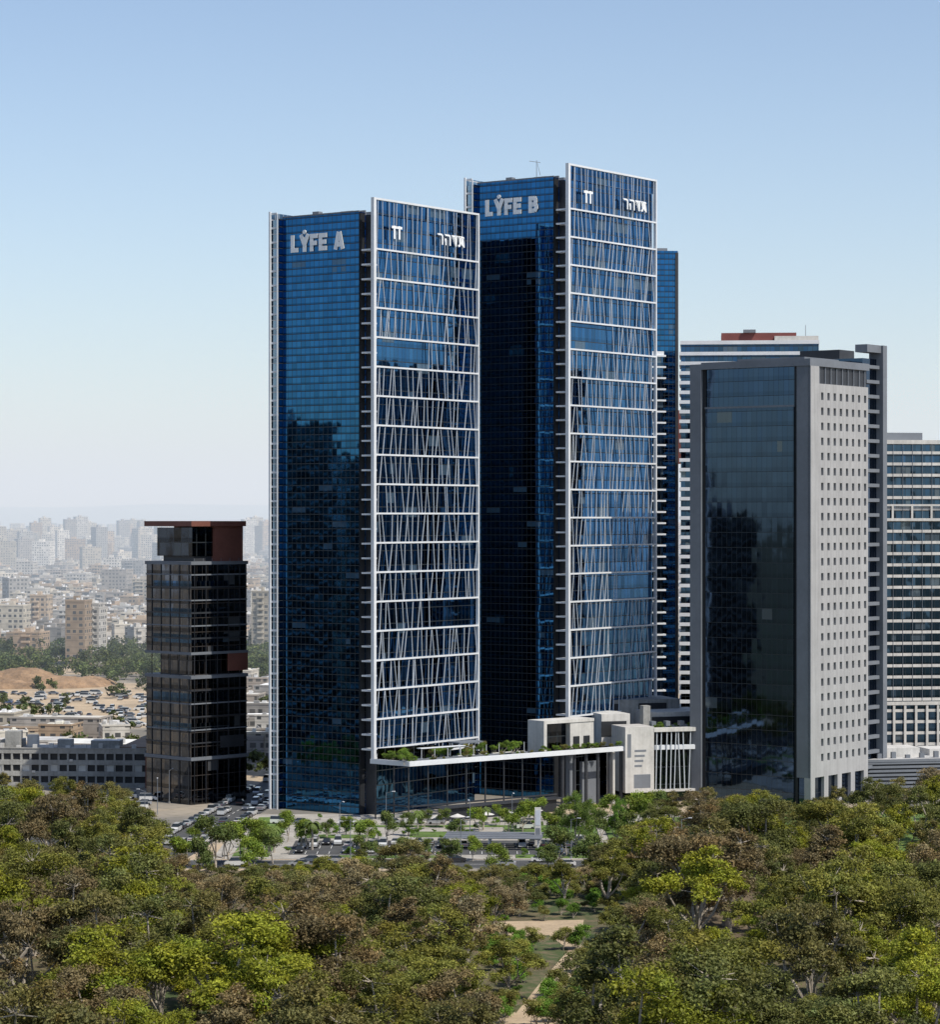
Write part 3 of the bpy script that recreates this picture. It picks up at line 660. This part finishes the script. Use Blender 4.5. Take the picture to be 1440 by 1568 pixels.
while y<8200:
    st_=19+(y-1440)*.0095; x=-.235*y
    while x<.20*y:
        xx=x+cb.uniform(-.2,.2)*st_; yy=y+cb.uniform(-.25,.25)*st_; r_=cb.random(); x+=st_*cb.uniform(.8,1.3)
        px=PX(xx,yy)
        if 460<px<980 and cb.random()<.6: continue
        if r_<.17:
            tc.append((xx+6,yy+5,4.5)); trr.append(cb.uniform(3,5.5)); tc.append((xx+12,yy+8,4)); trr.append(cb.uniform(3,5)); continue
        hh=cb.uniform(6,15) if cb.random()<.94 else cb.uniform(18,28)
        if yy>3200 and cb.random()<.09: hh=cb.uniform(35,60)
        w=st_*cb.uniform(.45,.85)
        if yy>3500: w*=.8
        if hh>30: w=min(w,24)
        bld(city,xx,yy,w,w*cb.uniform(.7,1.1),hh,cb.choice((-12,-12,-8,20,35))+cb.uniform(-4,4),yy<4600)
        if cb.random()<.35 and yy<3500: tc.append((xx+w+3,yy-3,3.5)); trr.append(cb.uniform(2.5,4.5))
    y+=st_*1.0
for (px,ty,dd,ww) in [(48,800,4300,18),(62,793,4400,18),(76,806,4300,16),(100,795,4200,18),(116,791,4250,20),(132,800,4500,18),(182,797,4600,20),(196,796,4700,26),(214,798,4600,22),(300,803,4700,20),(374,795,4500,22),(386,792,4550,20),(402,798,4400,22),(418,797,4400,20),(10,812,4000,22),(30,814,3800,20),(150,813,4000,25),(240,806,4300,22),(1030,800,4300,22),(1052,806,4300,20),(340,806,5000,26),(270,808,4000,22),(-20,798,4400,22),(88,812,3900,18)]:
    bld(city,WX(px,dd),dd,ww,ww,WZ(ty,dd),20,True)
city.build('city_background')
ap=MB()
for (px,dd,w,h) in [(100,1330,10,32),(122,1345,10,30),(140,1360,6,26),(385,1420,10,34),(400,1440,9,30),(20,1380,14,14),(190,1500,18,16)]:
    bld(ap,WX(px,dd),dd,w,w*1.2,h,-10)
ap.build('apartment_blocks')
sh=MB()
for k in range(95):
    dd=cb.uniform(768,1180); px=cb.uniform(-160,425)
    if dd>940 and px<215: continue
    x=WX(px,dd)
    xr=-69+(dd-580)*.105
    w=cb.uniform(14,36) if cb.random()<.6 else cb.uniform(7,14); dp=cb.uniform(10,26)
    if x+w>xr-10 and x<xr+10: continue
    t=MB((x,dd),cb.choice((-8,-8,12))+cb.uniform(-3,3)).share(sh)
    h=cb.uniform(3.5,8.5)+k*.003; c=cb.choice(WALL); rc=cb.choice([(.60,.59,.56),(.45,.43,.39),(.70,.70,.69),(.62,.62,.60),(.5,.5,.5),(.34,.29,.25)])
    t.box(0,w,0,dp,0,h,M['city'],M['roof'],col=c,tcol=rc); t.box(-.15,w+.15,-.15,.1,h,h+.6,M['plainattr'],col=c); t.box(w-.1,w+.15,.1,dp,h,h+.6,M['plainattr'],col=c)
    for q in range(4): u=cb.uniform(.05,.85)*w; v=cb.uniform(.05,.85)*dp; s=cb.uniform(.8,2.4); t.box(u,u+s,v,v+s*cb.uniform(.5,1.5),h,h+cb.uniform(.4,1.5),M['plainattr'],col=cb.choice(((.6,.6,.6),(.3,.3,.3),(.7,.68,.6),(.45,.45,.45))))
sh.build('industrial_sheds')
for k in range(170):
    dd=cb.uniform(945,1120); px=cb.uniform(-40,225); car(WX(px,dd),dd,cb.choice((0,90)),.07)
# dirt mound and site
nn=44; V=[];Fm=[]
cx,cy=WX(15,1175),1175; rs=np.random.RandomState(5); hn=rs.rand(nn,nn)
for j in range(nn):
    for i in range(nn):
        x=(i/(nn-1)-.5)*2; y=(j/(nn-1)-.5)*2
        h=0
        for (a,b_,rx,ry,hh) in ((-.35,.1,.5,.6,6.0),(.1,.25,.4,.5,7.0),(.5,-.1,.42,.5,4.0),(-.1,-.4,.5,.35,3.5),(.75,.3,.22,.3,3)):
            h=max(h,hh*max(0,1-((x-a)/rx)**2-((y-b_)/ry)**2)**.8)
        V.append((cx+x*46,cy+y*34,h-.15+(hn[j,i]*1.1 if h>0 else 0)))
for j in range(nn-1):
    for i in range(nn-1): a=j*nn+i; Fm.append((a,a+1,a+nn+1,a+nn))
me=bpy.data.meshes.new('dirt_mound'); me.from_pydata(V,[],Fm); me.materials.append(simple('excavated_soil',(.24,.155,.09),.95,.4,.12,bump=.6)); COL.objects.link(bpy.data.objects.new('dirt_mound',me))
b=MB(); b.prism([(-260,1010),(-135,1005),(-122,1110),(-140,1190),(-270,1200)],-.1,.05,M['dirt']); b.build('construction_site_ground')
for k in range(260):
    dd=cb.uniform(1205,1440); px=cb.uniform(-60,430); r_=cb.uniform(3,6); tc.append((WX(px,dd),dd,r_*.9)); trr.append(r_)
for k in range(100):
    dd=cb.uniform(760,1200); px=cb.uniform(-60,430); r_=cb.uniform(1.8,3.4); tc.append((WX(px,dd),dd,r_*1.1)); trr.append(r_)
rs=np.random.RandomState(6)
C2=[];R2=[]
for c,r in zip(tc,trr):
    for j in range(5):
        q=rs.normal(size=3)*np.array([.5,.5,.35])*r; C2.append(np.array(c)+q); R2.append(r*.55)
V,K=leafquads(C2,np.array(R2),11,.65,rs,cv=.3)
K[:,:3]*=np.array([.085,.105,.032])
me=foliage_mesh('distant_trees',V,K); o=bpy.data.objects.new('distant_trees',me); COL.objects.link(o)
# ---------------------------------------------------------------- haze
nb=NB('glowing_haze'); nb.nt.nodes.remove(nb.b); vs=nb.n('ShaderNodeVolumeScatter'); vs.inputs['Color'].default_value=(.78,.89,1,1); vs.inputs['Density'].default_value=2.4e-4; vs.inputs['Anisotropy'].default_value=0.1
em=nb.n('ShaderNodeEmission'); em.inputs[0].default_value=(.42,.52,.62,1); em.inputs[1].default_value=1.08e-4  # emission added to brighten the volume, standing in for multiple scattering
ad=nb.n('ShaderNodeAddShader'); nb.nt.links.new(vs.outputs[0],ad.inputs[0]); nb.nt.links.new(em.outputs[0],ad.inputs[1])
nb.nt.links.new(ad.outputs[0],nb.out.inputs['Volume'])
b=MB(); b.box(-22000,22000,960,24000,-8,280,nb.mat); b.build('glowing_haze_box')
# ---------------------------------------------------------------- light, sky, camera
el=math.radians(54); az=math.radians(130)
sv=Vector((math.sin(az)*math.cos(el),math.cos(az)*math.cos(el),math.sin(el)))
sun=bpy.data.lights.new('sun','SUN'); sun.energy=5.0; sun.angle=math.radians(.5); sun.color=(1,.93,.81)
so=bpy.data.objects.new('sun',sun); COL.objects.link(so); so.rotation_euler=sv.to_track_quat('Z','Y').to_euler()
wd=bpy.data.worlds.new('World'); scene.world=wd; wd.use_nodes=True; nt=wd.node_tree; bg=nt.nodes['Background']
sk=nt.nodes.new('ShaderNodeTexSky'); sk.sky_type='NISHITA'; sk.sun_disc=False; sk.sun_elevation=el; sk.sun_rotation=az; sk.altitude=50; sk.air_density=1.0; sk.dust_density=.6; sk.ozone_density=2.0
hs=nt.nodes.new('ShaderNodeHueSaturation'); hs.inputs['Saturation'].default_value=.86
ml=nt.nodes.new('ShaderNodeMix'); ml.data_type='RGBA'; ml.blend_type='MULTIPLY'; ml.inputs[0].default_value=1.; ml.inputs[7].default_value=(.93,.965,1.03,1)
nt.links.new(sk.outputs[0],hs.inputs['Color']); nt.links.new(hs.outputs[0],ml.inputs[6]); nt.links.new(ml.outputs[2],bg.inputs[0]); bg.inputs[1].default_value=.135
cd=bpy.data.cameras.new('camera'); cam=bpy.data.objects.new('camera',cd); COL.objects.link(cam); cam.location=(0,0,CH); cam.rotation_euler=(math.radians(90),0,0)
cd.sensor_fit='HORIZONTAL'; cd.sensor_width=36; cd.lens=F/1440*36; cd.shift_y=(HZ-784)/1440; cd.clip_start=1; cd.clip_end=60000
scene.camera=cam
scene.view_settings.view_transform='Standard'; scene.view_settings.look='None'; scene.view_settings.exposure=0
